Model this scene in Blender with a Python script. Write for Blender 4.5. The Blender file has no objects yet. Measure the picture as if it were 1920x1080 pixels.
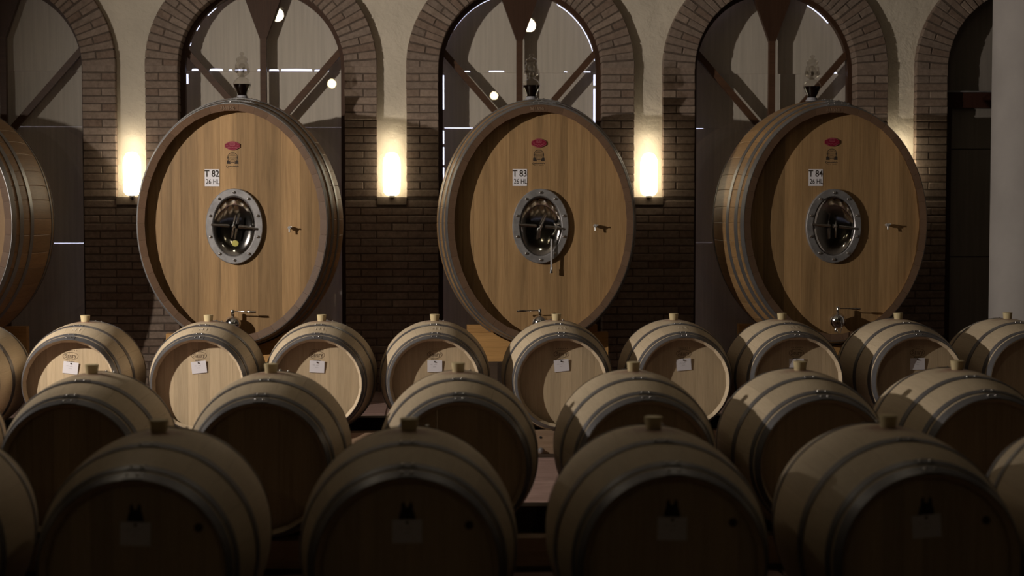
import bpy, bmesh, math, random
from mathutils import Vector, Matrix

random.seed(7)
PI = math.pi
scene = bpy.context.scene
COL = scene.collection

# ------------------------------------------------------------------ camera, world, lights, exposure
cam_d = bpy.data.cameras.new('camera')
cam = bpy.data.objects.new('camera', cam_d)
COL.objects.link(cam)
F_PX = 2980.0
cam_d.sensor_width = 36.0
cam_d.lens = F_PX * 36.0 / 1920.0
cam_d.clip_start = 0.05
cam_d.clip_end = 200
YAW = math.atan((960 - 815) / F_PX)
PITCH = math.atan((540 - 400) / F_PX)
cam.location = (0, 0, 1.49)
cam.rotation_euler = (PI / 2 - PITCH, 0, -YAW)
cam_d.dof.use_dof = True
cam_d.dof.focus_distance = 10.9
cam_d.dof.aperture_fstop = 2.5
scene.camera = cam

world = bpy.data.worlds.new('world')
scene.world = world
world.use_nodes = True
bg = world.node_tree.nodes['Background']
bg.inputs[0].default_value = (0.72, 0.74, 1.0, 1)      # overcast daylight, only seen through the gaps between the boards
bg.inputs[1].default_value = 2.2
try:
    world.cycles.sampling_method = 'NONE'
except Exception:
    pass

KEY = Vector((-4.75, 7.6, 2.55))
KEY_AIM = Vector((3.2, 11.9, 1.1))
kd = bpy.data.lights.new('key_spot', 'SPOT')
kd.energy = 2150
kd.color = (1.0, 0.90, 0.79)
kd.spot_size = math.radians(113)
kd.spot_blend = 1.0
kd.shadow_soft_size = 0.045
key = bpy.data.objects.new('key_spot', kd)
COL.objects.link(key)
key.location = KEY
key.rotation_euler = (KEY_AIM - KEY).to_track_quat('-Z', 'Y').to_euler()

LAMP_STRENGTH = 54.0        # pendant lamps under the ceiling
SCONCE_STRENGTH = 5.5       # wall lamps in the niches

vs = scene.view_settings
vs.view_transform = 'Standard'
vs.look = 'None'
vs.exposure = 0.0
vs.gamma = 1.0
vs.use_curve_mapping = False

# ------------------------------------------------------------------ materials
def new_mat(name):
    m = bpy.data.materials.new(name)
    m.use_nodes = True
    nt = m.node_tree
    return m, nt, nt.nodes['Principled BSDF']

def coords(nt, scale, rand=True, rot=None):
    tc = nt.nodes.new('ShaderNodeTexCoord')
    mp = nt.nodes.new('ShaderNodeMapping')
    mp.inputs['Scale'].default_value = scale
    if rand:
        oi = nt.nodes.new('ShaderNodeObjectInfo')
        mu = nt.nodes.new('ShaderNodeVectorMath'); mu.operation = 'SCALE'
        mu.inputs[0].default_value = (31.7, 17.3, 23.9)
        nt.links.new(oi.outputs['Random'], mu.inputs['Scale'])
        ad = nt.nodes.new('ShaderNodeVectorMath'); ad.operation = 'ADD'
        nt.links.new(tc.outputs['Object'], ad.inputs[0])
        nt.links.new(mu.outputs[0], ad.inputs[1])
        nt.links.new(ad.outputs[0], mp.inputs[0])
    else:
        nt.links.new(tc.outputs['Object'], mp.inputs[0])
    return mp.outputs[0]

def noise(nt, vec, scale, detail=4, rough=0.6, dist=0.0):
    n = nt.nodes.new('ShaderNodeTexNoise')
    n.inputs['Scale'].default_value = scale
    n.inputs['Detail'].default_value = detail
    n.inputs['Roughness'].default_value = rough
    n.inputs['Distortion'].default_value = dist
    nt.links.new(vec, n.inputs['Vector'])
    return n.outputs['Fac']

def ramp(nt, fac, stops):
    r = nt.nodes.new('ShaderNodeValToRGB')
    el = r.color_ramp.elements
    while len(el) < len(stops):
        el.new(0.5)
    for e, (p, c) in zip(el, stops):
        e.position = p
        e.color = (c[0], c[1], c[2], 1)
    nt.links.new(fac, r.inputs[0])
    return r.outputs[0]

def mixc(nt, a, b, fac, mode='MIX'):
    m = nt.nodes.new('ShaderNodeMix')
    m.data_type = 'RGBA'
    m.blend_type = mode
    for s, v in ((6, a), (7, b)):
        if hasattr(v, 'is_linked'):
            nt.links.new(v, m.inputs[s])
        else:
            m.inputs[s].default_value = (v[0], v[1], v[2], 1)
    if hasattr(fac, 'is_linked'):
        nt.links.new(fac, m.inputs[0])
    else:
        m.inputs[0].default_value = fac
    return m.outputs[2]

def mul(c, k):
    return tuple(x * k for x in c)

def rand_value(nt, colour, lo, hi):
    oi = nt.nodes.new('ShaderNodeObjectInfo')
    mr = nt.nodes.new('ShaderNodeMapRange')
    mr.inputs['To Min'].default_value = lo
    mr.inputs['To Max'].default_value = hi
    nt.links.new(oi.outputs['Random'], mr.inputs['Value'])
    h = nt.nodes.new('ShaderNodeHueSaturation')
    nt.links.new(mr.outputs[0], h.inputs['Value'])
    nt.links.new(colour, h.inputs['Color'])
    return h.outputs[0]

def bump(nt, bsdf, fac, strength, distance=0.002):
    b = nt.nodes.new('ShaderNodeBump')
    b.inputs['Strength'].default_value = strength
    b.inputs['Distance'].default_value = distance
    nt.links.new(fac, b.inputs['Height'])
    nt.links.new(b.outputs[0], bsdf.inputs['Normal'])

def wood(name, base, axis, rough=0.6, lo=0.85, hi=1.12, contrast=0.28, stain=None, fine=1.0, spec=0.3, grain=0.6):
    m, nt, b = new_mat(name)
    sc = {'x': (0.35, 9, 9), 'y': (9, 0.35, 9), 'z': (9, 9, 0.35)}[axis]
    v = coords(nt, sc)
    n1 = noise(nt, v, 2.2 * fine, 6, 0.65, 0.9)
    c = ramp(nt, n1, [(0.25, mul(base, 1 - contrast)), (0.5, base), (0.78, mul(base, 1 + contrast * 0.6))])
    v2 = coords(nt, tuple(x * 4 for x in sc))
    n2 = noise(nt, v2, 4 * fine, 3, 0.7)
    c = mixc(nt, c, ramp(nt, n2, [(0.38, (0.74, 0.70, 0.66)), (0.58, (1, 1, 1))]), grain, 'MULTIPLY')
    c = rand_value(nt, c, lo, hi)
    if stain:
        tc = nt.nodes.new('ShaderNodeTexCoord')
        d = nt.nodes.new('ShaderNodeVectorMath'); d.operation = 'DISTANCE'
        d.inputs[1].default_value = stain[0]
        nt.links.new(tc.outputs['Object'], d.inputs[0])
        nz = noise(nt, coords(nt, (1, 1, 1)), 14, 3)
        a = nt.nodes.new('ShaderNodeMath'); a.operation = 'MULTIPLY_ADD'
        a.inputs[1].default_value = 0.10
        nt.links.new(nz, a.inputs[0]); nt.links.new(d.outputs['Value'], a.inputs[2])
        f = ramp(nt, a.outputs[0], [(0.07, (0.75, 0.75, 0.75)), (0.16, (0, 0, 0))])
        c = mixc(nt, c, stain[1], f)
    nt.links.new(c, b.inputs['Base Color'])
    b.inputs['Roughness'].default_value = rough
    b.inputs['Specular IOR Level'].default_value = spec
    bump(nt, b, n2, 0.25, 0.0015)
    return m

def plain(name, col, rough=0.5, metal=0.0, spec=0.5, var=0.0, scale=20):
    m, nt, b = new_mat(name)
    if var:
        n = noise(nt, coords(nt, (1, 1, 1)), scale, 5)
        c = ramp(nt, n, [(0.3, mul(col, 1 - var)), (0.7, mul(col, 1 + var))])
        nt.links.new(c, b.inputs['Base Color'])
    else:
        b.inputs['Base Color'].default_value = (*col, 1)
    b.inputs['Roughness'].default_value = rough
    b.inputs['Metallic'].default_value = metal
    b.inputs['Specular IOR Level'].default_value = spec
    return m

def emit(name, col, strength):
    m, nt, b = new_mat(name)
    b.inputs['Base Color'].default_value = (0.8, 0.8, 0.8, 1)
    b.inputs['Emission Color'].default_value = (*col, 1)
    b.inputs['Emission Strength'].default_value = strength
    return m

def thin_glass(name, tint=(1, 1, 1), f0=0.05, f1=0.6, rough=0.0):
    m, nt, b = new_mat(name)
    nt.nodes.remove(b)
    out = nt.nodes['Material Output']
    tr = nt.nodes.new('ShaderNodeBsdfTransparent'); tr.inputs[0].default_value = (*tint, 1)
    gl = nt.nodes.new('ShaderNodeBsdfGlossy'); gl.inputs['Roughness'].default_value = rough
    gl.inputs[0].default_value = (1, 1, 1, 1)
    lw = nt.nodes.new('ShaderNodeLayerWeight'); lw.inputs['Blend'].default_value = 0.5
    mr = nt.nodes.new('ShaderNodeMapRange')
    mr.inputs['To Min'].default_value = f0; mr.inputs['To Max'].default_value = f1
    p = nt.nodes.new('ShaderNodeMath'); p.operation = 'POWER'; p.inputs[1].default_value = 3.5
    nt.links.new(lw.outputs['Facing'], p.inputs[0]); nt.links.new(p.outputs[0], mr.inputs['Value'])
    mx = nt.nodes.new('ShaderNodeMixShader')
    nt.links.new(mr.outputs[0], mx.inputs[0]); nt.links.new(tr.outputs[0], mx.inputs[1]); nt.links.new(gl.outputs[0], mx.inputs[2])
    nt.links.new(mx.outputs[0], out.inputs['Surface'])
    return m

RB = 0.35            # barrel bilge radius
OAK = (0.54, 0.44, 0.31)
M = {}
M['stave'] = wood('oak_stave', OAK, 'y', 0.55, 0.94, 1.06, 0.07, stain=((0, 0, 2 * RB), (0.20, 0.07, 0.06)), grain=0.28)
M['barrel_head'] = wood('oak_barrel_head', (0.53, 0.415, 0.27), 'z', 0.6, 0.88, 1.10, 0.14, grain=0.4)
M['cask_stave'] = wood('oak_cask_stave', (0.36, 0.215, 0.095), 'y', 0.52, 0.8, 1.12, 0.25, spec=0.4)
M['cask_rim'] = wood('oak_cask_rim', (0.145, 0.088, 0.056), 'y', 0.28, 0.9, 1.1, 0.12, spec=0.5, grain=0.3)
M['cask_head'] = wood('oak_cask_head', (0.40, 0.25, 0.118), 'z', 0.5, 0.64, 1.14, 0.40, fine=0.7, grain=0.5)
M['hoop'] = plain('galvanised_hoop', (0.165, 0.162, 0.172), 0.42, 0.55, var=0.18, scale=9)
M['cask_hoop'] = plain('steel_cask_hoop', (0.25, 0.245, 0.245), 0.40, 0.7, var=0.15, scale=7)
M['rivet'] = plain('rivet_steel', (0.72, 0.70, 0.68), 0.25, 1.0)
M['bung'] = plain('silicone_bung', (0.60, 0.50, 0.29), 0.5)
M['ink'] = plain('branding_ink', (0.028, 0.018, 0.012), 0.8)
M['stamp'] = plain('brown_stamp', (0.055, 0.030, 0.018), 0.8)
M['chalk'] = plain('white_chalk', (0.70, 0.63, 0.52), 0.9)
M['serial'] = plain('serial_stamp', (0.23, 0.155, 0.10), 0.7)
M['paper'] = plain('white_paper', (0.74, 0.72, 0.76), 0.8)
M['pencil'] = plain('pencil_marks', (0.30, 0.28, 0.30), 0.8)
M['steel'] = plain('brushed_steel', (0.34, 0.33, 0.335), 0.42, 0.6, var=0.25, scale=15)
M['polished'] = plain('polished_steel', (0.62, 0.60, 0.58), 0.09, 1.0)
M['chrome'] = plain('chrome', (0.80, 0.79, 0.78), 0.12, 1.0)
M['satin'] = plain('satin_steel', (0.58, 0.57, 0.56), 0.32, 0.55)
M['badge'] = plain('red_enamel', (0.19, 0.008, 0.028), 0.35)
M['badge_mark'] = plain('pink_relief', (0.36, 0.11, 0.13), 0.4)
M['sticker'] = plain('yellow_sticker', (0.55, 0.50, 0.14), 0.5)
M['frame_wood'] = wood('dark_frame_wood', (0.060, 0.028, 0.015), 'z', 0.5, 0.9, 1.1, 0.25)
M['brace_wood'] = wood('brown_brace_wood', (0.085, 0.042, 0.023), 'x', 0.5, 0.9, 1.1, 0.25)
M['door_wood'] = wood('door_wood', (0.045, 0.016, 0.010), 'z', 0.5, 0.9, 1.1, 0.2)
M['pine'] = wood('pine_bearer', (0.50, 0.28, 0.10), 'x', 0.6, 0.9, 1.1, 0.2)
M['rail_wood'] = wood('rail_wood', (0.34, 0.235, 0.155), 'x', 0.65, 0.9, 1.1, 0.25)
M['dark_shaded_wood'] = wood('dark_shaded_wood', (0.07, 0.045, 0.03), 'x', 0.7, 0.9, 1.1, 0.25)  # base strips and cradle feet; also paints the shade on the rear rail beams
M['mortar'] = plain('mortar', (0.105, 0.080, 0.064), 0.95, spec=0.1, var=0.2, scale=30)
M['stone'] = plain('ledge_stone', (0.17, 0.13, 0.10), 0.9, spec=0.1, var=0.15)
M['rubber'] = plain('grey_rubber', (0.30, 0.30, 0.33), 0.6)
M['wine'] = plain('red_wine', (0.003, 0.001, 0.001), 0.05, spec=0.3)
M['pane'] = thin_glass('window_pane_glass', (0.95, 0.95, 0.94), 0.045, 0.5)
M['glass'] = thin_glass('airlock_glass', (0.93, 0.92, 0.90), 0.11, 0.95, 0.02)
M['bulb_glass'] = thin_glass('bulb_glass', (0.96, 0.95, 0.93), 0.03, 0.9)
M['black'] = plain('black_metal', (0.02, 0.02, 0.02), 0.5)
M['lamp_glow'] = emit('lamp_glow', (1.0, 0.86, 0.62), LAMP_STRENGTH)
M['dim_lamp_glow'] = emit('dim_lamp_glow', (1.0, 0.82, 0.48), LAMP_STRENGTH * 0.7)
M['sconce_glow'] = emit('sconce_glow', (1.0, 0.86, 0.60), SCONCE_STRENGTH)

def brick_material():
    m, nt, b = new_mat('old_brick')
    oi = nt.nodes.new('ShaderNodeObjectInfo')
    c = ramp(nt, oi.outputs['Random'], [(0.0, (0.205, 0.145, 0.112)), (0.35, (0.255, 0.192, 0.152)), (0.7, (0.230, 0.178, 0.145)), (1.0, (0.300, 0.230, 0.182))])
    n = noise(nt, coords(nt, (1, 1, 1)), 26, 5, 0.7)
    c = mixc(nt, c, ramp(nt, n, [(0.3, (0.62, 0.6, 0.58)), (0.65, (1.1, 1.1, 1.1))]), 0.8, 'MULTIPLY')
    nt.links.new(c, b.inputs['Base Color'])
    b.inputs['Roughness'].default_value = 0.9
    b.inputs['Specular IOR Level'].default_value = 0.15
    bump(nt, b, n, 0.6, 0.006)
    return m
M['brick'] = brick_material()

def plaster_material(name, col, bscale=9.0, strength=0.7, dist=0.012):
    m, nt, b = new_mat(name)
    v = coords(nt, (1, 1, 1), False)
    n = noise(nt, v, bscale, 8, 0.62, 0.3)
    n2 = noise(nt, v, 1.7, 4, 0.6)
    c = ramp(nt, n2, [(0.3, mul(col, 0.86)), (0.7, mul(col, 1.08))])
    nt.links.new(c, b.inputs['Base Color'])
    b.inputs['Roughness'].default_value = 0.95
    b.inputs['Specular IOR Level'].default_value = 0.1
    bump(nt, b, n, strength, dist)
    return m
M['plaster'] = plaster_material('rough_plaster', (0.62, 0.555, 0.455), 7.0, 0.9, 0.022)
M['smooth_plaster'] = plaster_material('smooth_plaster', (0.36, 0.335, 0.32), 20, 0.1, 0.002)
M['ceiling_plaster'] = plaster_material('ceiling_plaster', (0.30, 0.28, 0.25), 20, 0.1, 0.002)
M['dark_plaster'] = plaster_material('dull_plaster', (0.09, 0.08, 0.07), 20, 0.1, 0.002)

def board_material(name, col):
    m, nt, b = new_mat(name)
    n = noise(nt, coords(nt, (22, 22, 0.8), True), 1.6, 4, 0.6)
    c = ramp(nt, n, [(0.3, mul(col, 0.87)), (0.7, mul(col, 1.06))])
    nt.links.new(c, b.inputs['Base Color'])
    b.inputs['Roughness'].default_value = 0.8
    return m
M['board'] = board_material('insulation_board', (0.72, 0.65, 0.58))
M['door_board'] = board_material('door_board', (0.24, 0.21, 0.18))

def tile_material():
    m, nt, b = new_mat('rose_tile')
    n = noise(nt, coords(nt, (2, 7, 2)), 3.0, 6, 0.65, 0.6)
    c = ramp(nt, n, [(0.3, (0.22, 0.14, 0.12)), (0.55, (0.31, 0.20, 0.175)), (0.75, (0.37, 0.26, 0.23))])
    c = rand_value(nt, c, 0.85, 1.1)
    nt.links.new(c, b.inputs['Base Color'])
    b.inputs['Roughness'].default_value = 0.55
    return m
M['tile'] = tile_material()
M['grout'] = plain('grout', (0.34, 0.27, 0.23), 0.9, spec=0.1)

# ------------------------------------------------------------------ helpers
def obj(name, mesh, parent=None, loc=None, rot=None):
    o = bpy.data.objects.new(name, mesh)
    COL.objects.link(o)
    if parent:
        o.parent = parent
    if loc is not None:
        o.location = loc
    if rot is not None:
        o.rotation_euler = rot
    return o

def tag(o, label, cat, group=None, kind=None):
    o['label'] = label
    if cat:
        o['category'] = cat
    if group:
        o['group'] = group
    if kind:
        o['kind'] = kind
    return o

def thing(name, loc, label, cat, group=None, rot=None):
    o = obj(name, None, None, loc, rot)
    o.empty_display_size = 0.1
    return tag(o, label, cat, group)

def mesh(name, verts, faces, mat, smooth=False, angle=None):
    me = bpy.data.meshes.new(name)
    me.from_pydata([tuple(v) for v in verts], [], faces)
    bm = bmesh.new(); bm.from_mesh(me)
    bmesh.ops.recalc_face_normals(bm, faces=bm.faces)
    bm.to_mesh(me); bm.free()
    mats = mat if isinstance(mat, (list, tuple)) else [mat]
    for m in mats:
        me.materials.append(M[m] if isinstance(m, str) else m)
    if smooth:
        me.polygons.foreach_set('use_smooth', [True] * len(me.polygons))
        if angle:
            me.set_sharp_from_angle(angle=math.radians(angle))
    me.update()
    return me

class MB:
    """collects simple solids of one part"""
    def __init__(s):
        s.v = []; s.f = []
    def add(s, v, f):
        o = len(s.v)
        s.v += [tuple(x) for x in v]; s.f += [tuple(i + o for i in q) for q in f]
        return s
    def box(s, c, d, mat=None):
        x, y, z = (k / 2 for k in d)
        v = [Vector((sx * x, sy * y, sz * z)) for sx in (-1, 1) for sy in (-1, 1) for sz in (-1, 1)]
        if mat is not None:
            v = [mat @ p for p in v]
        v = [p + Vector(c) for p in v]
        return s.add(v, [(0, 1, 3, 2), (4, 6, 7, 5), (0, 4, 5, 1), (2, 3, 7, 6), (0, 2, 6, 4), (1, 5, 7, 3)])
    def prism(s, pts, y0, y1):
        """outline of (x, z) points pushed from y0 to y1"""
        n = len(pts)
        v = [(p[0], y0, p[1]) for p in pts] + [(p[0], y1, p[1]) for p in pts]
        f = [tuple(range(n)), tuple(range(2 * n - 1, n - 1, -1))] + [(i, (i + 1) % n, n + (i + 1) % n, n + i) for i in range(n)]
        return s.add(v, f)
    def lathe(s, prof, n=24, axis='z', c=(0, 0, 0)):
        """profile of (radius, height)"""
        v = []; f = []
        for r, h in prof:
            for k in range(n):
                a = 2 * PI * k / n
                p = (r * math.cos(a), r * math.sin(a), h)
                if axis == 'y':
                    p = (p[0], p[2], p[1])
                elif axis == 'x':
                    p = (p[2], p[0], p[1])
                v.append((p[0] + c[0], p[1] + c[1], p[2] + c[2]))
        m = len(prof)
        for i in range(m - 1):
            for k in range(n):
                f.append((i * n + k, i * n + (k + 1) % n, (i + 1) * n + (k + 1) % n, (i + 1) * n + k))
        f.append(tuple(range(n))); f.append(tuple((m - 1) * n + k for k in range(n)))
        return s.add(v, f)
    def tube(s, pts, r, n=10):
        pts = [Vector(p) for p in pts]
        v = []; f = []
        rr = r if isinstance(r, (list, tuple)) else [r] * len(pts)
        for i, p in enumerate(pts):
            d = (pts[min(i + 1, len(pts) - 1)] - pts[max(i - 1, 0)]).normalized()
            u = d.cross(Vector((0, 0, 1)))
            if u.length < 1e-3:
                u = d.cross(Vector((0, 1, 0)))
            u.normalize(); w = d.cross(u)
            for k in range(n):
                a = 2 * PI * k / n
                v.append(p + (u * math.cos(a) + w * math.sin(a)) * rr[i])
        for i in range(len(pts) - 1):
            for k in range(n):
                f.append((i * n + k, i * n + (k + 1) % n, (i + 1) * n + (k + 1) % n, (i + 1) * n + k))
        f.append(tuple(range(n))); f.append(tuple((len(pts) - 1) * n + k for k in range(n)))
        return s.add(v, f)
    def mesh(s, name, mat, smooth=False, angle=None):
        return mesh(name, s.v, s.f, mat, smooth, angle)

def chamfered(w, d, h, c, mat, name, wob=0.0, seed=0):
    """box centred in x and z, front face at y=0 with chamfered front edges, going back to y=d"""
    r = random.Random(seed)
    x, z = w / 2, h / 2
    j = lambda: r.uniform(-wob, wob)
    v = [(-x + j(), c, -z + j()), (x + j(), c, -z + j()), (x + j(), c, z + j()), (-x + j(), c, z + j())]
    fr = [(-x + c + j(), 0, -z + c + j()), (x - c + j(), 0, -z + c + j()), (x - c + j(), 0, z - c + j()), (-x + c + j(), 0, z - c + j())]
    bk = [(p[0], d, p[2]) for p in v]
    f = [(4, 5, 6, 7), (8, 9, 10, 11)] + [(i, (i + 1) % 4, 4 + (i + 1) % 4, 4 + i) for i in range(4)] + [(i, (i + 1) % 4, 8 + (i + 1) % 4, 8 + i) for i in range(4)]
    return mesh(name, v + fr + bk, f, mat)

_txt_cache = {}
def text_mesh(body, height, mat, sx=1.0, name='lettering', bold=0.0):
    """flat lettering in the x-z plane facing -y, centred"""
    cu = bpy.data.curves.new(name, 'FONT')
    cu.body = body; cu.size = 1.0; cu.align_x = 'CENTER'; cu.align_y = 'CENTER'
    cu.offset = bold
    cu.resolution_u = 3
    o = bpy.data.objects.new(name, cu); COL.objects.link(o)
    bpy.context.view_layer.update()
    me = bpy.data.meshes.new_from_object(o.evaluated_get(bpy.context.evaluated_depsgraph_get()))
    bpy.data.objects.remove(o)
    k = height / 0.70
    me.transform(Matrix(((k * sx, 0, 0, 0), (0, 0, 1, 0), (0, k, 0, 0), (0, 0, 0, 1))))
    me.materials.clear(); me.materials.append(M[mat])
    me.name = name
    return me

def ribbon(pts, w):
    """flat stroke along (x, z) points"""
    v = []; f = []
    n = len(pts)
    for i, p in enumerate(pts):
        a = Vector(pts[max(i - 1, 0)]); b = Vector(pts[min(i + 1, n - 1)])
        d = (b - a).normalized(); nn = Vector((-d.y, d.x)) * w / 2
        v += [(p[0] + nn.x, 0, p[1] + nn.y), (p[0] - nn.x, 0, p[1] - nn.y)]
    for i in range(n - 1):
        f.append((2 * i, 2 * i + 1, 2 * i + 3, 2 * i + 2))
    return v, f

def smooth_pts(pts, it=2):
    for _ in range(it):
        q = [pts[0]]
        for a, b in zip(pts, pts[1:]):
            q.append((a[0] * .75 + b[0] * .25, a[1] * .75 + b[1] * .25)); q.append((a[0] * .25 + b[0] * .75, a[1] * .25 + b[1] * .75))
        q.append(pts[-1]); pts = q
    return pts

def ellipse_ring(a, b, w, n=40, cx=0, cz=0):
    v = []; f = []
    for k in range(n):
        t = 2 * PI * k / n
        for e in (0, w):
            v.append((cx + (a - e) * math.cos(t), 0, cz + (b - e) * math.sin(t)))
    for k in range(n):
        j = (k + 1) % n
        f.append((2 * k, 2 * k + 1, 2 * j + 1, 2 * j))
    return v, f

# ------------------------------------------------------------------ the setting: floor, ceiling, outer walls
XL, XR, YB, YF, ZC = -7.0, 6.6, -8.0, 13.38, 4.4
floor = tag(obj('floor', MB().box(((XL + XR) / 2, (YB + 14) / 2, -0.06), (XR - XL + .4, 14 - YB, 0.1)).mesh('floor', 'grout')), 'rose tiled cellar floor with pale joints', None, kind='structure')
TW, TD = 0.60, 0.75
tile_me = []
for q in range(2):
    me = chamfered(TW - 0.012, 0.012, TD - 0.012, 0.002, 'tile', 'tile')
    me.transform(Matrix.Rotation(-PI / 2, 4, 'X'))
    tile_me.append(me)
for i in range(20):
    for j in range(14):
        x = -4.395 + TW * (i - 3) - 0.1; y = 12.54 - TD * (j - 0.5)
        obj('tile', tile_me[0], floor, (x + .23, y, 0.0))
tag(obj('ceiling', MB().box(((XL + XR) / 2, (YB + 14) / 2, ZC + 0.1), (XR - XL + .4, 14 - YB + .4, 0.2)).mesh('ceiling', 'ceiling_plaster')), 'plain cellar ceiling above the barrels', None, kind='structure')
tag(obj('wall_left', MB().box((XL - .1, (YB + 14) / 2, ZC / 2), (0.2, 14 - YB + .4, ZC)).mesh('wall_left', 'dark_plaster')), 'plain side wall of the cellar', None, kind='structure')
tag(obj('wall_right', MB().box((XR + .1, (YB + 14) / 2, ZC / 2), (0.2, 14 - YB + .4, ZC)).mesh('wall_right', 'dark_plaster')), 'plain side wall beyond the column', None, kind='structure')
tag(obj('wall_behind', MB().box(((XL + XR) / 2, YB - .1, ZC / 2), (XR - XL + .4, 0.2, ZC)).mesh('wall_behind', 'dark_plaster')), 'plain wall behind the viewer', None, kind='structure')

# ------------------------------------------------------------------ back wall: plaster, brick pillars, brick arches
PX, X0 = 2.15, 0.72                  # bay pitch, centre of the middle arch
BAYS = [X0 + PX * k for k in range(-2, 3)]
RI, RO = 0.685, 0.955                # arch radii
ZS = 2.70                            # springing height
ZL = 1.625                           # ledge height
YBR = 13.30                          # brick front
YPL = YF                             # plaster front

def plaster_wall():
    v = []; f = []
    def quad(pts):
        o = len(v); v.extend(pts); f.append((o, o + 1, o + 2, o + 3))
    RM = 0.80
    for y in (YPL, YPL + 0.32):
        for cx in BAYS:
            for s in (-1, 1):
                quad([(cx + s * RM, y, 0), (cx + s * PX / 2, y, 0), (cx + s * PX / 2, y, ZS), (cx + s * RM, y, ZS)])
            n = 32
            def outer(a):
                c, s_ = math.cos(a), math.sin(a)
                t = min((PX / 2) / abs(c) if abs(c) > 1e-6 else 1e9, (ZC - ZS) / s_ if s_ > 1e-6 else 1e9)
                return (cx + c * t, y, ZS + s_ * t)
            ac = math.atan2(ZC - ZS, PX / 2)
            angs = sorted([PI * k / n for k in range(n + 1)] + [ac, PI - ac])
            for a0, a1 in zip(angs, angs[1:]):
                quad([(cx + RM * math.cos(a0), y, ZS + RM * math.sin(a0)), outer(a0), outer(a1), (cx + RM * math.cos(a1), y, ZS + RM * math.sin(a1))])
        xa, xb = BAYS[0] - PX / 2, BAYS[-1] + PX / 2
        quad([(XL - .1, y, 0), (xa, y, 0), (xa, y, ZC), (XL - .1, y, ZC)])
        quad([(xb, y, 0), (XR + .1, y, 0), (XR + .1, y, ZC), (xb, y, ZC)])
    return mesh('wall_back', v, f, 'plaster')
tag(obj('wall_back', plaster_wall()), 'rough cream plaster wall between the brick arches', None, kind='structure')

CH = 0.0640                          # course height
JT = 0.009
BD = 0.22
brick_me = {}
def brick(w):
    k = round(w, 3)
    if k not in brick_me:
        brick_me[k] = [chamfered(w, BD, CH - JT, 0.004, 'brick', 'brick', 0.0016, 100 + i) for i in range(3)]
    return random.choice(brick_me[k])
def jitter(a=0.0025):
    return random.uniform(-a, a)

n_low = int(round(ZL / CH))
for n, cx in enumerate([X0 + PX * (k - 0.5) for k in range(-1, 3)] + [X0 - PX * 2.5, X0 + PX * 2.5]):
    p = obj('pillar_%d' % (n + 1), None, None, (cx, YBR, 0))
    tag(p, ['brown brick pillar between the first window and cask T 82', 'brown brick pillar between casks T 82 and T 83', 'brown brick pillar between casks T 83 and T 84', 'brown brick pillar between cask T 84 and the door', 'brown brick pillar at the far end of the wall', 'brown brick pillar beyond the dark door'][n], None, kind='structure')
    hw = PX / 2 - RI
    mo = MB()
    mo.prism([(-hw + .006, 0), (hw - .006, 0), (hw - .006, ZL), (-hw + .006, ZL)], 0.005, BD)
    obj('mortar', mo.mesh('mortar', 'mortar'), p)
    jw = RO - RI
    jm = chamfered(jw - .010, BD, ZS - ZL, 0.0, 'mortar', 'jamb_mortar')
    for s in (-1, 1):
        obj('mortar', jm, p, (s * (hw - jw / 2), 0.005, (ZS + ZL) / 2))
    for c in range(n_low - 1):
        z = CH * (c + 0.5)
        ws = [0.251, 0.251, 0.251] if (c + n) % 2 else [0.121, 0.251, 0.251, 0.121]
        x = -(sum(ws) + JT * (len(ws) - 1)) / 2
        for w in ws:
            obj('brick', brick(w), p, (x + w / 2 + jitter(.0015), jitter(), z + jitter(.001)), (0, jitter(.004), jitter(.006)))
            x += w + JT
    nj = int(round((ZS - ZL) / CH))
    for c in range(nj):
        z = ZL + CH * (c + 0.5)
        for s in (-1, 1):
            ws = [jw - .004] if c % 2 == 0 else [0.150, jw - .004 - JT - .150]
            if s > 0:
                ws = ws[::-1]
            x = s * (hw - jw / 2) - jw / 2 + .002
            for w in ws:
                obj('brick', brick(w), p, (x + w / 2 + jitter(.002), jitter(), z + jitter(.001)), (0, jitter(.004), jitter(.008)))
                x += w + JT
    lw = 2 * hw - 2 * jw
    for s in (-1, 1):
        obj('brick', brick(jw - .004), p, (s * (hw - jw / 2), jitter(), CH * (n_low - .5)))
    obj('ledge', MB().box((0, 0.06, ZL - CH / 2), (lw + .004, 0.14, CH - .004)).mesh('ledge', 'stone'), p)

NV = 42
def voussoir(r0, r1, seed):
    r = random.Random(seed)
    da = PI / NV
    g0 = 0.5 * da - JT * 0.5 / r0; g1 = 0.5 * da - JT * 0.5 / r1
    c = 0.004
    def ring(k0, k1, rr0, rr1, y):
        return [(rr0 * math.sin(-k0), y, rr0 * math.cos(-k0)), (rr0 * math.sin(k0), y, rr0 * math.cos(k0)), (rr1 * math.sin(k1), y, rr1 * math.cos(k1)), (rr1 * math.sin(-k1), y, rr1 * math.cos(-k1))]
    v = ring(g0, g1, r0, r1, c) + ring(g0 - c / r0, g1 - c / r1, r0 + c, r1 - c, 0) + ring(g0, g1, r0, r1, BD)
    v = [(p[0] + r.uniform(-.0012, .0012), p[1], p[2] + r.uniform(-.0012, .0012)) for p in v]
    f = [(4, 5, 6, 7), (8, 9, 10, 11)] + [(i, (i + 1) % 4, 4 + (i + 1) % 4, 4 + i) for i in range(4)] + [(i, (i + 1) % 4, 8 + (i + 1) % 4, 8 + i) for i in range(4)]
    return mesh('brick', v, f, 'brick')
vous = {'full': [voussoir(RI, RO, i) for i in range(3)], 'in': [voussoir(RI, RI + .115, 10 + i) for i in range(3)], 'out': [voussoir(RI + .125, RO, 20 + i) for i in range(3)],
        'in2': [voussoir(RI, RI + .15, 30 + i) for i in range(2)], 'out2': [voussoir(RI + .16, RO, 40 + i) for i in range(2)]}
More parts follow.
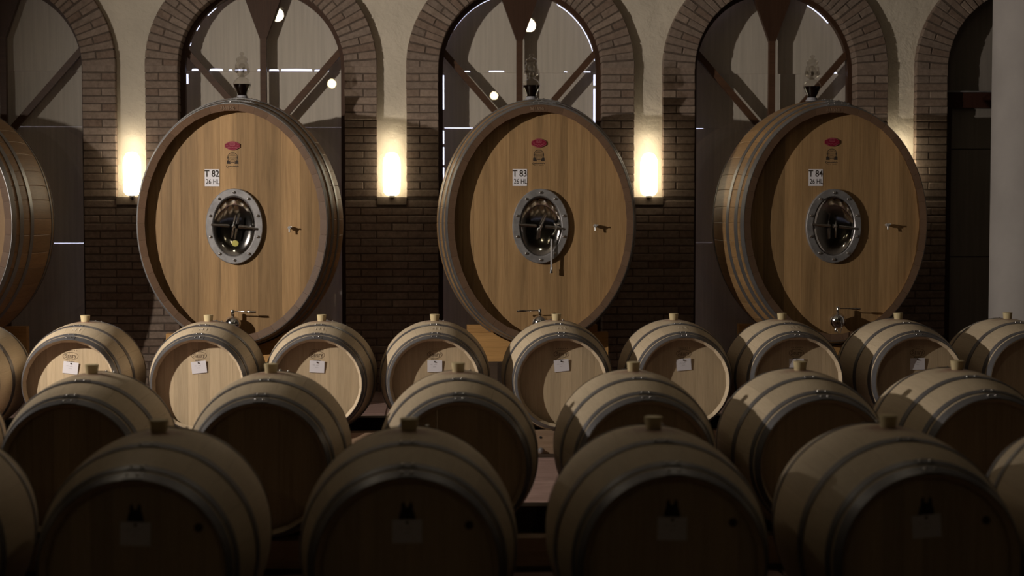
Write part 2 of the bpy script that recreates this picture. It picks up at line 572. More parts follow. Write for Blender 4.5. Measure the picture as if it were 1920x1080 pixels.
def arch_mortar():
    m = MB(); n = 42
    pts = [(math.cos(PI * k / n) * (RI + .004), math.sin(PI * k / n) * (RI + .004)) for k in range(n + 1)]
    pto = [(math.cos(PI * k / n) * (RO - .006), math.sin(PI * k / n) * (RO - .006)) for k in range(n + 1)]
    v = []; f = []
    for y in (0.005, BD):
        v += [(p[0], y, p[1]) for p in pts] + [(p[0], y, p[1]) for p in pto]
    N = n + 1
    for k in range(n):
        f += [(k, k + 1, N + k + 1, N + k), (2 * N + k, 2 * N + k + 1, 3 * N + k + 1, 3 * N + k), (k, k + 1, 2 * N + k + 1, 2 * N + k), (N + k, N + k + 1, 3 * N + k + 1, 3 * N + k)]
    return mesh('mortar', v, f, 'mortar')
am = arch_mortar()
arch_labels = ['brick arch over the window above the cut-off cask', 'brick arch over the window behind cask T 82', 'brick arch over the window behind cask T 83', 'brick arch over the window behind cask T 84', 'brick arch over the dark door beside the column']
for n, cx in enumerate(BAYS):
    t = obj('trim_%d' % (n + 1), None, None, (cx, YBR, ZS))
    tag(t, arch_labels[n], None, kind='structure')
    obj('mortar', am, t)
    for k in range(NV):
        a = PI / 2 - PI * (k + 0.5) / NV
        kinds = ['full'] if k % 2 == 0 else random.choice([['in', 'out'], ['in2', 'out2']])
        for kk in kinds:
            obj('brick', random.choice(vous[kk]), t, (0, jitter(.004), 0), (0, a + jitter(.004), 0))

# ------------------------------------------------------------------ windows and door
YFR = 13.46      # frame front
YG = 13.53       # glass
YBO = 13.60      # boards behind the glass
RFI = 0.648      # inner edge of the frame

def arch_outline(r, z0, zs=0.0, n=28):
    """closed outline of an arched panel, relative to the bay centre and springing height"""
    return [(-r, z0)] + [(r * math.cos(PI - PI * k / n), zs + r * math.sin(PI - PI * k / n)) for k in range(n + 1)] + [(r, z0)]

def arch_band(r0, r1, z0, y0, y1, n=32):
    v = []; f = []
    pi_, po = arch_outline(r0, z0, 0, n), arch_outline(r1, z0, 0, n)
    N = len(pi_)
    for y in (y0, y1):
        v += [(p[0], y, p[1]) for p in pi_] + [(p[0], y, p[1]) for p in po]
    for k in range(N - 1):
        f += [(k, k + 1, N + k + 1, N + k), (2 * N + k, 2 * N + k + 1, 3 * N + k + 1, 3 * N + k), (k, k + 1, 2 * N + k + 1, 2 * N + k), (N + k, N + k + 1, 3 * N + k + 1, 3 * N + k)]
    f += [(0, N, 3 * N, 2 * N), (N - 1, 2 * N - 1, 4 * N - 1, 3 * N - 1)]
    return v, f

def ragged(x0, x1, shut, gaps):
    """board edge: at height `shut` where the boards overlap, opened to the listed heights over the listed spans (xa, xb, z)"""
    pts = [(x0, shut)]
    for xa, xb, g in gaps:
        pts += [(max(xa, x0 + .001) - .0, shut), (xa + .008, g), ((xa + xb) / 2, g * 1.25), (xb - .008, g), (min(xb, x1 - .001), shut)]
    pts.append((x1, shut))
    return pts

def make_window(n, cx, label, sides, gaps1, gaps2, gaps3, arcs):
    """sides: (opening, [height spans]) left and right of the boards; gaps: openings along the joints; arcs: (opening, [angle spans]) of the top board"""
    w = obj('window_%d' % n, None, None, (cx, 0, ZS))
    tag(w, label, None, kind='structure')
    v, f = arch_band(RFI, 0.77, -ZS, YFR, YFR + 0.07)
    obj('window_frame', mesh('window_frame', v, f, 'frame_wood'), w)
    obj('mullion', MB().box((0, YFR + .03, (0.30 - ZS) / 2), (0.052, 0.06, 0.30 + ZS)).mesh('mullion', 'brace_wood'), w)
    obj('wedge_panel', MB().prism([(-.028, .25), (.028, .25), (.165, .628), (-.165, .628)], YFR - .004, YFR + .056).mesh('wedge_panel', 'frame_wood'), w)
    for s in (-1, 1):
        a = Vector((s * .645, .150)); b = Vector((s * .02, -.56))
        d = (b - a).normalized(); nn = Vector((-d.y, d.x)) * .026
        m = MB().prism([tuple(a + nn), tuple(b + nn), tuple(b - nn), tuple(a - nn)], YFR + .003, YFR + .052)
        obj('brace', m.mesh('brace', 'brace_wood'), w)
    for s in (-1, 1):
        q = 24
        pts = [(s * .02, -ZS)] + [(s * .02, .66)] + [(s * .69 * math.sin(PI / 2 * k / q), .69 * math.cos(PI / 2 * k / q)) for k in range(1, q + 1)] + [(s * .69, -ZS)]
        obj('pane', MB().prism(pts, YG, YG + .005).mesh('pane', 'pane'), w)
    def arc_r(deg):
        return .648 + arcs[0] if any(a <= deg <= b for a, b in arcs[1]) else .70
    top = []
    for k in range(2, 89):
        a = PI * k / 90
        r = arc_r(2 * k)
        top.append((r * math.cos(a), r * math.sin(a)))
    low = ragged(top[-1][0], top[0][0], -.014, [g for g in gaps1 if g[0] > top[-1][0] and g[1] < top[0][0]])
    obj('board', MB().prism(top + low, YBO, YBO + .02).mesh('board', 'board'), w)
    zz = [-.006, -.478, -1.46, -ZS]
    g = [[], gaps2, gaps3]
    def side(sgn, za, zb):
        """board edge from za up to zb"""
        op, spans = sides[0] if sgn < 0 else sides[1]
        pts = [(sgn * .70, za)]
        for lo, hi in sorted(spans):
            lo, hi = max(lo, za + .002), min(hi, zb - .002)
            if hi - lo > .01:
                pts += [(sgn * .70, lo), (sgn * (.648 - .006 + op), lo + .004), (sgn * (.648 - .006 + op), hi - .004), (sgn * .70, hi)]
        return pts + [(sgn * .70, zb)]
    for k in range(3):
        left = side(-1, zz[k + 1], zz[k]); right = side(1, zz[k + 1], zz[k])
        up = ragged(-.70, .70, .012, [(a, b, -c) for a, b, c in g[k]])[1:-1] if k else []
        pts = left + [(p[0], p[1] + zz[k]) for p in up] + right[::-1]
        obj('board', MB().prism(pts, YBO + .022 * (k + 1), YBO + .022 * (k + 1) + .02).mesh('board', 'board'), w)
    return w

SHUT = (0, [])
make_window(1, BAYS[0], 'arched window with boards behind the cut-off cask', (SHUT, SHUT), [], [], [(.2, .69, .004)], SHUT)
make_window(2, BAYS[1], 'arched window with boards behind cask T 82', ((.004, [(-.12, -.03)]), (.002, [(-.05, -.01), (-.96, -.80), (-1.52, -1.47)])),
            [(-.62, -.555, .009), (-.545, -.52, .007), (-.47, -.35, .010), (-.31, -.27, .006), (-.26, -.15, .008), (-.07, -.02, .007), (.03, .12, .008), (.13, .40, .011), (.41, .54, .006)], [], [],
            (.006, [(6, 9), (14, 17), (22, 28), (48, 54), (128, 136), (146, 150), (160, 163)]))
make_window(3, BAYS[2], 'arched window with boards behind cask T 83', ((-.006, [(-.33, -.03), (-.62, -.50), (-.80, -.64), (-1.02, -.815)]), (-.002, [(-.12, -.02), (-.47, -.14)])),
            [(-.47, -.41, .003), (-.26, -.12, .005), (.38, .42, .002), (.55, .62, .003)], [(-.64, -.38, .006)], [], (.002, [(8, 60), (112, 148), (152, 172)]))
make_window(4, BAYS[3], 'arched window with boards behind cask T 84', ((.004, [(-.66, -.50)]), SHUT), [(.52, .60, .005)], [(-.66, -.55, .003)], [], (.008, [(40, 60), (120, 140)]))

door = tag(obj('door_1', None, None, (BAYS[4], 0, ZS)), 'dark arched door with wooden frame behind the column', None, kind='structure')
v, f = arch_band(.672, 0.77, -ZS, YFR, YFR + .07)
obj('door_arch', mesh('door_arch', v, f, 'door_wood'), door)
obj('upper_board', MB().prism([p for p in arch_outline(.69, -.20)], YBO - .08, YBO - .05).mesh('upper_board', 'door_board'), door)
obj('transom', MB().box((0, YFR + .02, -.245), (1.37, .14, .13)).mesh('transom', 'door_wood'), door)
obj('transom_strip', MB().box((0, YFR + .01, -.173), (1.37, .15, .012)).mesh('transom_strip', 'steel'), door)
for s in (-1, 1):
    obj('post', MB().box((s * .645, YFR + .02, (-.31 - ZS) / 2), (.075, .10, ZS - .31)).mesh('post', 'door_wood'), door)
for z0, z1 in ((-.31, -.655), (-.662, -1.58), (-1.588, -ZS)):
    obj('door_panel', MB().box((0, YFR + .05, (z0 + z1) / 2), (1.22, .03, abs(z1 - z0))).mesh('door_panel', 'door_board'), door)
obj('backing', MB().box((0, YFR + .2, -.9), (1.7, .02, 3.7)).mesh('backing', 'door_wood'), door)

# ------------------------------------------------------------------ column
col = obj('column', None, None, (4.345, 11.25, 0))
tag(col, 'plain pale round column beside the dark door', None, kind='structure')
obj('shaft', MB().lathe([(.34, 0), (.34, ZC)], 64).mesh('shaft', 'smooth_plaster', True, 40), col)

# ------------------------------------------------------------------ wall lamps in the niches
def sconce_meshes():
    g = MB().lathe([(.030, .0), (.050, .006), (.068, .03), (.072, .08), (.072, .27), (.066, .31), (.046, .345), (.02, .358), (.004, .36)], 28).mesh('glass_shade', 'sconce_glow', True)
    b = MB().lathe([(.022, -.011), (.026, -.011), (.026, .0), (.020, .004)], 20).mesh('base', 'chrome', True, 40)
    a = MB().tube([(0, 0, -.010), (0, .01, -.030), (0, .03, -.04), (0, .055, -.04)], .006, 8).mesh('bracket', 'black', True)
    return g, b, a
sg, sb, sa = sconce_meshes()
sc_labels = ['glowing white wall lamp half hidden by cask T 82', 'glowing white wall lamp on the central brick pillar, left of cask T 83', 'glowing white wall lamp to the right of cask T 83', 'wall lamp hidden behind cask T 84, lighting its niche']
for n, cx in enumerate([X0 + PX * (k - 0.5) for k in range(-1, 3)]):
    s = thing('wall_lamp', (cx + (.012 if n == 0 else 0.0), 13.278, ZL + .012), sc_labels[n], 'lamp', 'wall lamps in the plaster niches')
    obj('glass_shade', sg, s); obj('base', sb, s)
    ul = bpy.data.lights.new('niche_fill_light', 'POINT')  # bare point light added above the shade to brighten the niche plaster
    ul.energy = 1.1; ul.color = (1.0, 0.87, 0.64); ul.shadow_soft_size = 0.05
    uo = obj('niche_fill_light', ul, s, (0, -.02, .44))
    if n == 0:
        obj('bracket', sa, s)

# ------------------------------------------------------------------ staves, hoops, heads (shared by barrels and casks)
def curve_pt(a, b, t, off):
    """point of an ellipse (t from the top, clockwise), moved out along its normal"""
    nx, nz = b * math.sin(t), a * math.cos(t)
    l = math.hypot(nx, nz); nx /= l; nz /= l
    return a * math.sin(t) + nx * off, b * math.cos(t) + nz * off, nx, nz

def stave_mesh(a, b, t0, t1, half, bulge, thick, st, ncol, gw, gd, cz, mats, mitre=0.0):
    ys = [half * (2 * k / st - 1) for k in range(st + 1)]
    dl = lambda y: bulge * (1 - (y / half) ** 2)
    ds = lambda y: -2 * bulge * y / half ** 2
    w = gw / ((a + b) / 2)
    ts = [t0 + w + (t1 - t0 - 2 * w) * k / ncol for k in range(ncol + 1)]
    cols = [(t0 + w * .15, -gd)] + [(t, 0) for t in ts] + [(t1 - w * .15, -gd), (t1 - w * .15, -thick), (t0 + w * .15, -thick)]
    n = len(cols)
    v = []; nor = []
    for i, y in enumerate(ys):
        for c, (t, o) in enumerate(cols):
            yy = y
            if i in (0, len(ys) - 1) and o == -thick and mitre:
                yy = y - math.copysign(mitre, y)
            x, z, nx, nz = curve_pt(a, b, t, dl(y) + o)
            v.append((x, yy, z + cz))
            nor.append(Vector((nx, -ds(y), nz)).normalized())
    f = []; kind = []
    for i in range(st):
        for c in range(n):
            d = (c + 1) % n
            f.append((i * n + c, i * n + d, (i + 1) * n + d, (i + 1) * n + c))
            kind.append(1 if 1 <= c <= ncol else (2 if c == n - 2 else 0))
    f.append(tuple(range(n))); kind.append(3)
    f.append(tuple(st * n + k for k in range(n - 1, -1, -1))); kind.append(3)
    me = bpy.data.meshes.new('stave')
    me.from_pydata(v, [], f)
    for m in mats:
        me.materials.append(M[m])
    me.update()
    # consistent outward winding
    flip = me.polygons[1].normal.dot(nor[me.polygons[1].vertices[0]]) < 0
    if flip:
        me.flip_normals()
    me.polygons.foreach_set('use_smooth', [True] * len(f))
    ln = []
    for p, k in zip(me.polygons, kind):
        if k == 3 and len(mats) > 1:
            p.material_index = 1
        for vi in p.vertices:
            ln.append(nor[vi] if k == 1 else (-nor[vi] if k == 2 else p.normal.copy()))
    me.normals_split_custom_set([tuple(x) for x in ln])
    return me

def hoop_mesh(a, b, half, bulge, y0, y1, th, cz, mat, n=72, lap=None, gap=0.0008):
    dl = lambda y: bulge * (1 - (y / half) ** 2)
    v = []; f = []
    def ring(t0, t1, k, closed, lo, hi, ya, yb):
        o = len(v)
        for i in range(k + (0 if closed else 1)):
            t = t0 + (t1 - t0) * i / k
            for (y, off) in ((ya, lo), (ya, hi), (yb, hi), (yb, lo)):
                x, z, _, _ = curve_pt(a, b, t, dl(y) + off)
                v.append((x, y, z + cz))
        m = k if closed else k
        tot = k + (0 if closed else 1)
        for i in range(m):
            j = (i + 1) % tot
            for c in range(4):
                d = (c + 1) % 4
                f.append((o + i * 4 + c, o + i * 4 + d, o + j * 4 + d, o + j * 4 + c))
        if not closed:
            f.append((o, o + 1, o + 2, o + 3)); f.append(tuple(o + k * 4 + c for c in range(4)))
    ring(0, 2 * PI, n, True, gap, gap + th, y0, y1)
    if lap:
        ring(lap[0], lap[1], 8, False, gap + th * .9, gap + th * 1.9, y0 + .001, y1 - .001)
    return mesh('hoop', v, f, mat, True, 40)

def head_boards(a, b, edges, y0, y1, gap, mat, cz, name='head_board'):
    out = []
    for x0, x1 in zip(edges, edges[1:]):
        xa, xb = max(x0 + gap / 2, -a * .9995), min(x1 - gap / 2, a * .9995)
        k = 6
        xs = [xa + (xb - xa) * i / k for i in range(k + 1)]
        top = [(x, b * math.sqrt(max(0, 1 - (x / a) ** 2))) for x in xs]
        pts = top + [(x, -z) for x, z in reversed(top)]
        # drop doubled points at the tips
        q = []
        for p in pts:
            if not q or (abs(p[0] - q[-1][0]) + abs(p[1] - q[-1][1])) > 1e-4:
                q.append(p)
        if abs(q[0][0] - q[-1][0]) + abs(q[0][1] - q[-1][1]) < 1e-4:
            q.pop()
        out.append(MB().prism([(p[0], p[1] + cz) for p in q], y0, y1).mesh(name, mat))
    return out

# ------------------------------------------------------------------ the oval casks
CA, CB, CHALF, CBUL, CTH = 0.680, 0.866, 0.65, 0.078, 0.048
CZ0 = 1.414
CBASE = 0.470                 # lowest point of the bilge above the floor
CCZ = CZ0 - CBASE             # axis height in cask space
def arc_params(a, b, n, seed):
    """parameters that split the ellipse into n staves of nearly equal width"""
    r = random.Random(seed)
    N = 2000
    acc = [0]
    for k in range(N):
        t0, t1 = 2 * PI * k / N, 2 * PI * (k + 1) / N
        acc.append(acc[-1] + math.hypot(a * (math.sin(t1) - math.sin(t0)), b * (math.cos(t1) - math.cos(t0))))
    ws = [r.uniform(.85, 1.15) for _ in range(n)]
    tot = sum(ws); s = 0; out = []
    shift = -ws[0] / 2
    for w in ws + [0]:
        L = (s + shift) / tot * acc[-1]
        k0 = min(range(N + 1), key=lambda i: abs(acc[i] - (L % acc[-1])))
        t = 2 * PI * k0 / N
        if L < 0:
            t -= 2 * PI
        out.append(t); s += w
    out[-1] = out[0] + 2 * PI
    return out
cp = arc_params(CA, CB, 42, 3)
cask_staves = [stave_mesh(CA, CB, t0, t1, CHALF, CBUL, CTH, 10, 4, .003, .0022, CCZ, ['cask_stave', 'cask_rim'], 0.010) for t0, t1 in zip(cp, cp[1:])]
HOOPS_C = [(-.648, -.585), (-.525, -.465), (-.335, -.275), (.275, .335), (.465, .525), (.585, .648)]
lap_t = [(-.10, .16), (-.06, .20), (-.03, .22), (-.1, .16), (-.1, .16), (-.1, .16)]
cask_hoops = [hoop_mesh(CA, CB, CHALF, CBUL, y0, y1, .004, CCZ, 'cask_hoop', 96, lp) for (y0, y1), lp in zip(HOOPS_C, lap_t)]
riv = MB().lathe([(.008, 0), (.008, .002), (.006, .005), (.002, .0065)], 10).mesh('rivet', 'rivet', True, 50)
hr = random.Random(11)
YH = -CHALF + .105            # front face of the cask head
HD = CBUL * (1 - (YH / CHALF) ** 2) - CTH - .001
HA, HB = CA + HD, CB + HD
def cask_edges(seed):
    r = random.Random(seed)
    ws = [r.uniform(.8, 1.3) for _ in range(9)]
    s = sum(ws); x = -HA; out = [x]
    for w in ws:
        x += w / s * 2 * HA; out.append(x)
    return out


# fittings
def ell(a, b, y, n=40, cz=0.0):
    return [(a * math.cos(2 * PI * k / n), y, cz + b * math.sin(2 * PI * k / n)) for k in range(n)]
def loft(rings, cap_first=True, cap_last=True):
    n = len(rings[0]); v = [p for r in rings for p in r]; f = []
    for i in range(len(rings) - 1):
        for k in range(n):
            j = (k + 1) % n
            f.append((i * n + k, i * n + j, (i + 1) * n + j, (i + 1) * n + k))
    if cap_first:
        f.append(tuple(range(n)))
    if cap_last:
        f.append(tuple((len(rings) - 1) * n + k for k in range(n)))
    return v, f
v, f = loft([ell(.208, .276, 0), ell(.208, .276, -.030), ell(.203, .271, -.036), ell(.160, .226, -.036), ell(.155, .221, -.032), ell(.155, .221, .0)], False, False)
flange_me = mesh('manway_flange', v, f, 'steel', True, 22)
v, f = loft([ell(.155, .221, -.020), ell(.150, .216, -.022), ell(.147, .213, -.028), ell(.141, .206, -.024), ell(.125, .186, -.015), ell(.098, .148, -.008), ell(.060, .092, -.003), ell(.02, .03, -.001)], False, True)
mdoor_me = mesh('manway_door', v, f, 'polished', True, 60)
bolt_me = MB().lathe([(.0105, 0), (.0105, -.007), (.008, -.011), (.002, -.0125)], 10, 'y').mesh('bolt', 'chrome', True, 50)
bar = MB().tube([(-.165, -.030, .012), (-.10, -.034, .006), (-.03, -.040, .001)], [.009, .011, .013]).tube([(.165, -.030, -.020), (.10, -.034, -.012), (.03, -.040, -.003)], [.009, .011, .013])
bar.box((0, -.040, 0), (.075, .016, .030))
bar_me = bar.mesh('crossbar', 'polished', True, 45)
knob_me = MB().lathe([(.014, -.04), (.014, -.075), (.010, -.085), (.004, -.09)], 14, 'y').mesh('hub', 'chrome', True, 45)
stap = MB().tube([(0, .0, 0), (0, -.03, 0)], .009).tube([(0, -.028, 0), (0, -.060, 0)], [.014, .012])
stap_me = stap.mesh('sample_tap', 'satin', True, 50)
spout_me = MB().tube([(0, -.050, .0), (0, -.054, -.035)], [.007, .006], 8).mesh('spout', 'satin', True, 50)
slev_me = MB().tube([(0, -.060, .004), (.02, -.064, .006)], [.005, .006], 8).mesh('lever', 'satin', True, 50)
val_body = MB().lathe([(.040, 0), (.040, -.012), (.022, -.014), (.022, -.05), (.036, -.055), (.058, -.075), (.060, -.10), (.050, -.125), (.028, -.14), (.006, -.145)], 24, 'y').mesh('drain_valve', 'chrome', True, 35)
val_stem = MB().lathe([(.010, .05), (.012, .055), (.012, .100), (.009, .105)], 14, 'z', (0, -.09, 0)).mesh('valve_stem', 'chrome', True, 40)
def val_lever(s):
    return MB().tube([(0, -.09, .092), (s * .10, -.094, .090), (s * .105, -.094, .090), (s * .165, -.096, .088), (s * .17, -.096, .088)], [.004, .0045, .008, .0085, .004], 8).mesh('lever', 'chrome', True, 40)
lev_me = {1: val_lever(1), -1: val_lever(-1)}
chain_me = MB().tube([(.012, -.148, .0), (.014, -.15, -.05), (.006, -.15, -.085), (-.006, -.15, -.098), (-.014, -.15, -.085), (-.020, -.15, -.055)], .0025, 6).mesh('chain', 'chrome', True)
nozzle_me = MB().lathe([(.010, -.055), (.012, -.06), (.012, -.078), (.006, -.082)], 12, 'z', (-.018, -.11, 0)).mesh('nozzle', 'chrome', True, 40)

# badge, seal, number card
badge_pts = [(-.055, .012)] + [(-.055 + .11 * k / 10, .012 + .021 * math.sin(PI * k / 10)) for k in range(1, 10)] + [(.055, .012), (.055, -.012)] + [(.055 - .11 * k / 10, -.012 - .021 * math.sin(PI * k / 10)) for k in range(1, 10)] + [(-.055, -.012)]
badge_me = MB().prism(badge_pts, -.009, 0).mesh('badge', 'badge')
bm_ = MB()
for p in ([(-.018, .004), (-.018, .024), (.018, .024), (.018, .004)],):
    bm_.add(*ribbon(p, .003))
bm_.add(*ribbon([(-.018, .004), (.018, .004)], .003)); bm_.add(*ribbon([(-.008, .004), (-.008, .024)], .002)); bm_.add(*ribbon([(.006, .004), (.006, .024)], .002)); bm_.add(*ribbon([(-.018, .014), (.018, .014)], .002))
bm_.add(*ribbon(smooth_pts([(-.045, .004), (-.040, -.004), (-.034, .004), (-.030, -.004)]), .002)); bm_.add(*ribbon(smooth_pts([(.030, -.004), (.036, .004), (.040, -.004), (.045, .004)]), .002))
bm_.add(*ribbon(smooth_pts([(-.036, -.016), (-.020, -.009), (-.010, -.018), (0, -.009), (.012, -.018), (.022, -.010), (.036, -.015)]), .003))
bm_.add(*ribbon([(-.053 + .106 * k / 12, .0105 + .0195 * math.sin(PI * k / 12)) for k in range(13)], .002)); bm_.add(*ribbon([(-.053 + .106 * k / 12, -.0105 - .0195 * math.sin(PI * k / 12)) for k in range(13)], .002))
badge_mark = bm_.mesh('relief', 'badge_mark')
s_ = MB()
s_.add(*ellipse_ring(.038, .038, .0045, 32, 0, .012)); s_.add(*ellipse_ring(.028, .028, .0018, 28, 0, .012))
for q in range(-3, 4):
    s_.add(*ribbon([(.008 * q - .002, .010), (.008 * q - .002, .018)], .003))
s_.add(*ribbon([(-.020, .026), (.020, .026)], .003)); s_.add(*ribbon([(-.012, .032), (.012, .032)], .0025)); s_.add(*ribbon([(-.024, .003), (.024, .003)], .003))
s_.add(*ribbon([(-.014, -.005), (.014, -.005)], .003)); s_.add(*ribbon([(-.033, .020), (-.033, .004)], .006)); s_.add(*ribbon([(.033, .020), (.033, .004)], .006))
for q in (-1, 1):
    s_.add([(q * .042, 0, -.012), (q * .036, 0, -.006), (q * .014, 0, -.027), (q * .016, 0, -.034), (q * .043, 0, -.034)], [(0, 1, 2, 3, 4)])
s_.add(*ribbon(smooth_pts([(-.040, -.044), (-.046, -.052), (-.040, -.060), (-.032, -.056), (-.030, -.048), (-.024, -.056), (-.018, -.048), (-.012, -.056), (-.004, -.049), (.002, -.056), (.010, -.046), (.014, -.056), (.022, -.046), (.026, -.056), (.034, -.047), (.044, -.054)], 1), .0042))
s_.add(*ribbon([(-.036, -.066), (-.024, -.066)], .0025)); s_.add(*ribbon([(-.014, -.067), (-.008, -.067)], .0025)); s_.add(*ribbon([(.004, -.066), (.036, -.064)], .0025))
seal_me = s_.mesh('seal', 'ink')
card_me = MB().box((0, -.001, 0), (.106, .002, .124)).mesh('number_card', 'paper')
hl_me = text_mesh('26 HL', .036, 'ink', .76, bold=.012)
t_me = {k: text_mesh(k, .047, 'ink', .84, bold=.022) for k in ('T 82', 'T 83', 'T 84')}
sticker_me = MB().lathe([(.024, 0), (.024, -.002), (.022, -.003)], 20, 'y').mesh('sticker', 'sticker')
stk_mark = MB().add(*ellipse_ring(.017, .017, .002, 20)).mesh('sticker_mark', 'paper')
serial_me = text_mesh('361550', .022, 'serial', 1.1)

CASKS = [(-3.72, None, 'oval oak cask cut off by the picture edge, steel hoops in view'), (-1.462, 'T 82', 'oval oak cask with card T 82 and yellow sticker on its hatch'),
         (.775, 'T 83', 'oval oak cask with card T 83 and a rod hanging from its hatch'), (2.955, 'T 84', 'oval oak cask with card T 84, standing in shade by the column')]
CASK_Y = 12.25
def slat(name, me, parent, loc=(0, 0, 0), rot=None):
    return obj(name, me, parent, loc, rot)
for n, (cx, num, lab) in enumerate(CASKS):
    c = thing('oval_cask', (cx, CASK_Y, CBASE), lab, 'cask', 'oval casks along the brick wall')
    for me in cask_staves:
        obj('stave', me, c)
    for i, me in enumerate(cask_hoops):
        h = obj('hoop', me, c)
        if i < 4:
            y0, y1 = HOOPS_C[i]
            for k, t in enumerate((lap_t[i][0] + .03, lap_t[i][0] + .085, lap_t[i][1] - .085, lap_t[i][1] - .03)):
                y = y0 + (y1 - y0) * (.3 if k % 2 else .7)
                x, z, nx, nz = curve_pt(CA, CB, t, CBUL * (1 - (y / CHALF) ** 2) + .0082)
                obj('rivet', riv, h, (x, y, z + CCZ), (0, math.atan2(nx, nz), 0))
    for me in head_boards(HA, HB, cask_edges(50 + n), YH, YH + .05, 0.0007, 'cask_head', CCZ):
        obj('head_board', me, c)
    for me in head_boards(HA, HB, [-HA, 0, HA], CHALF - .145, CHALF - .095, .001, 'cask_head', CCZ, 'rear_head_board'):
        obj('rear_head_board', me, c)
    dzh = [0, 0, .004, .006][n]
    b = obj('badge', badge_me, c, (-.008, YH - .0003, CCZ + .568 + dzh * 6)); obj('relief', badge_mark, b, (0, -.0094, 0))
    obj('seal', seal_me, c, (-.008, YH - .0006, CCZ + .470 + dzh * 6))
    if num:
        k = obj('number_card', card_me, c, ([0, -.158, -.148, -.128][n], YH - .0003, CCZ + .335 + dzh))
        obj('lettering', t_me[num], k, (0, -.0026, .028)); obj('lettering', hl_me, k, (.004, -.0026, -.030))
    fl = obj('manway_flange', flange_me, c, (.004, YH - .0003, CCZ - .018))
    for k in range(10):
        a = PI / 2 + 2 * PI * k / 10
        obj('bolt', bolt_me, fl, (.180 * math.cos(a), -.036, .247 * math.sin(a)))
    md = obj('manway_door', mdoor_me, c, (.004, YH - .0003, CCZ - .018))
    if n == 1:
        s = obj('sticker', sticker_me, md, (.004, -.016, -.125), (.35, 0, 0)); s['label'] = 'round yellow sticker'
    br = obj('crossbar', bar_me, c, (.004, YH - .010, CCZ - .018))
    obj('hub', knob_me, br)
    tl = [(.0, 0), (.012, -.012), (.030, -.012), (.0, 0)][n]
    hm = MB().tube([(tl[0] * 1.2, -.072, .082), (0, -.078, 0), (tl[1], -.072, -.085)], [.006, .008, .006], 8).mesh('handle_rod', 'chrome', True)
    obj('handle_rod', hm, br)
    st = obj('sample_tap', stap_me, c, (.405, YH, CCZ - .028 + dzh * 3)); obj('spout', spout_me, st); obj('lever', slev_me, st)
    dv = obj('drain_valve', val_body, c, (-.005 + (.03 if n == 3 else 0), YH, CCZ - .728 + (.01 if n == 3 else 0)))
    obj('valve_stem', val_stem, dv); obj('lever', lev_me[-1 if n == 2 else 1], dv); obj('nozzle', nozzle_me, dv)
    if n == 3:
        obj('chain', chain_me, dv)
    if n == 2:
        hk = MB().tube([(.10, -.042, .02), (.115, -.052, .0), (.110, -.060, -.03), (.095, -.062, -.055), (.085, -.062, -.07)], [.007, .008, .008, .008, .007], 8).mesh('hose_elbow', 'chrome', True)
        r = obj('hose_elbow', hk, c, (.004, YH, CCZ - .018))
        rd = MB().tube([(.080, -.062, -.095), (.078, -.058, -.30), (.077, -.058, -.302), (.077, -.058, -.345)], [.009, .008, .0115, .0115], 10).mesh('hanging_rod', 'steel', True, 40)
        obj('hanging_rod', rd, c, (.004, YH, CCZ - .018))
    if num:
        se = obj('serial_stamp', serial_me, c, (-.03, -CHALF - .0008, CCZ + CB - .030))
    # cradle
    cr = thing('cask_cradle', (cx, CASK_Y, 0), ['dark wooden cradle under the cut-off cask', 'wooden cradle under the brightest cask, T 82', 'pale pine cradle block under cask T 83', 'shaded wooden cradle under the dimmest cask, T 84'][n], 'cradle', 'wooden cradles under the casks')
    for y in (-.40, .40):
        off = CBUL * (1 - (y / CHALF) ** 2) + .006
        cut = []
        for k in range(25):
            t = PI - .62 + 1.24 * k / 24
            x, z, _, _ = curve_pt(CA, CB, t, off)
            if z + CZ0 < .60:
                cut.append((x, z + CZ0))
        cut.sort()
        # cut runs from -x to +x along the lower curve
        xe = .52
        pts = [(-xe, .387), (xe, .387), (xe, .602), (cut[-1][0] + .008, .602)] + cut[::-1] + [(cut[0][0] - .008, .602), (-xe, .602)]
        obj('bearer', MB().prism(pts, y - .045, y + .045).mesh('bearer', 'pine'), cr)
        for s in (-1, 1):
            obj('leg', MB().box((s * .38, y, .1935), (.14, .10, .387)).mesh('leg', 'dark_shaded_wood'), cr)
    for s in (-1, 1):
        obj('runner', MB().box((s * .38, 0, .05), (.10, .70, .09)).mesh('runner', 'dark_shaded_wood'), cr)

# ------------------------------------------------------------------ glass airlocks on the casks
def airlock():
    g = {}
    outer = [(.020, .012), (.032, .022), (.037, .045), (.050, .075), (.061, .102), (.062, .118), (.054, .138), (.036, .155), (.020, .163), (.017, .170)]
    g['bulb'] = MB().lathe(outer, 26).mesh('glass_bulb', 'bulb_glass', True)
    g['wine'] = MB().lathe([(.018, .012), (.030, .023), (.035, .046), (.048, .076), (.058, .101), (.060, .110), (.001, .1105)], 26).mesh('wine', 'wine', True, 40)
    g['upper'] = MB().lathe([(.016, .165), (.030, .178), (.048, .190), (.052, .205), (.048, .222), (.046, .262), (.038, .272), (.034, .280), (.042, .292), (.040, .306), (.028, .316), (.014, .322), (.010, .330), (.017, .338), (.016, .348), (.006, .354)], 26).mesh('glass_chamber', 'glass', True)
    g['inner'] = MB().lathe([(.013, .172), (.014, .225), (.022, .235), (.024, .255), (.016, .264), (.008, .270)], 18).mesh('inner_tube', 'glass', True)
    g['side'] = MB().lathe([(.004, .195), (.011, .203), (.012, .216), (.009, .228), (.004, .234)], 12).mesh('side_bead', 'glass', True)
    g['base'] = MB().lathe([(.046, -.004), (.046, .006), (.038, .008), (.036, .024), (.030, .026)], 24).mesh('rubber_base', 'rubber', True, 40)
    return g
al = airlock()
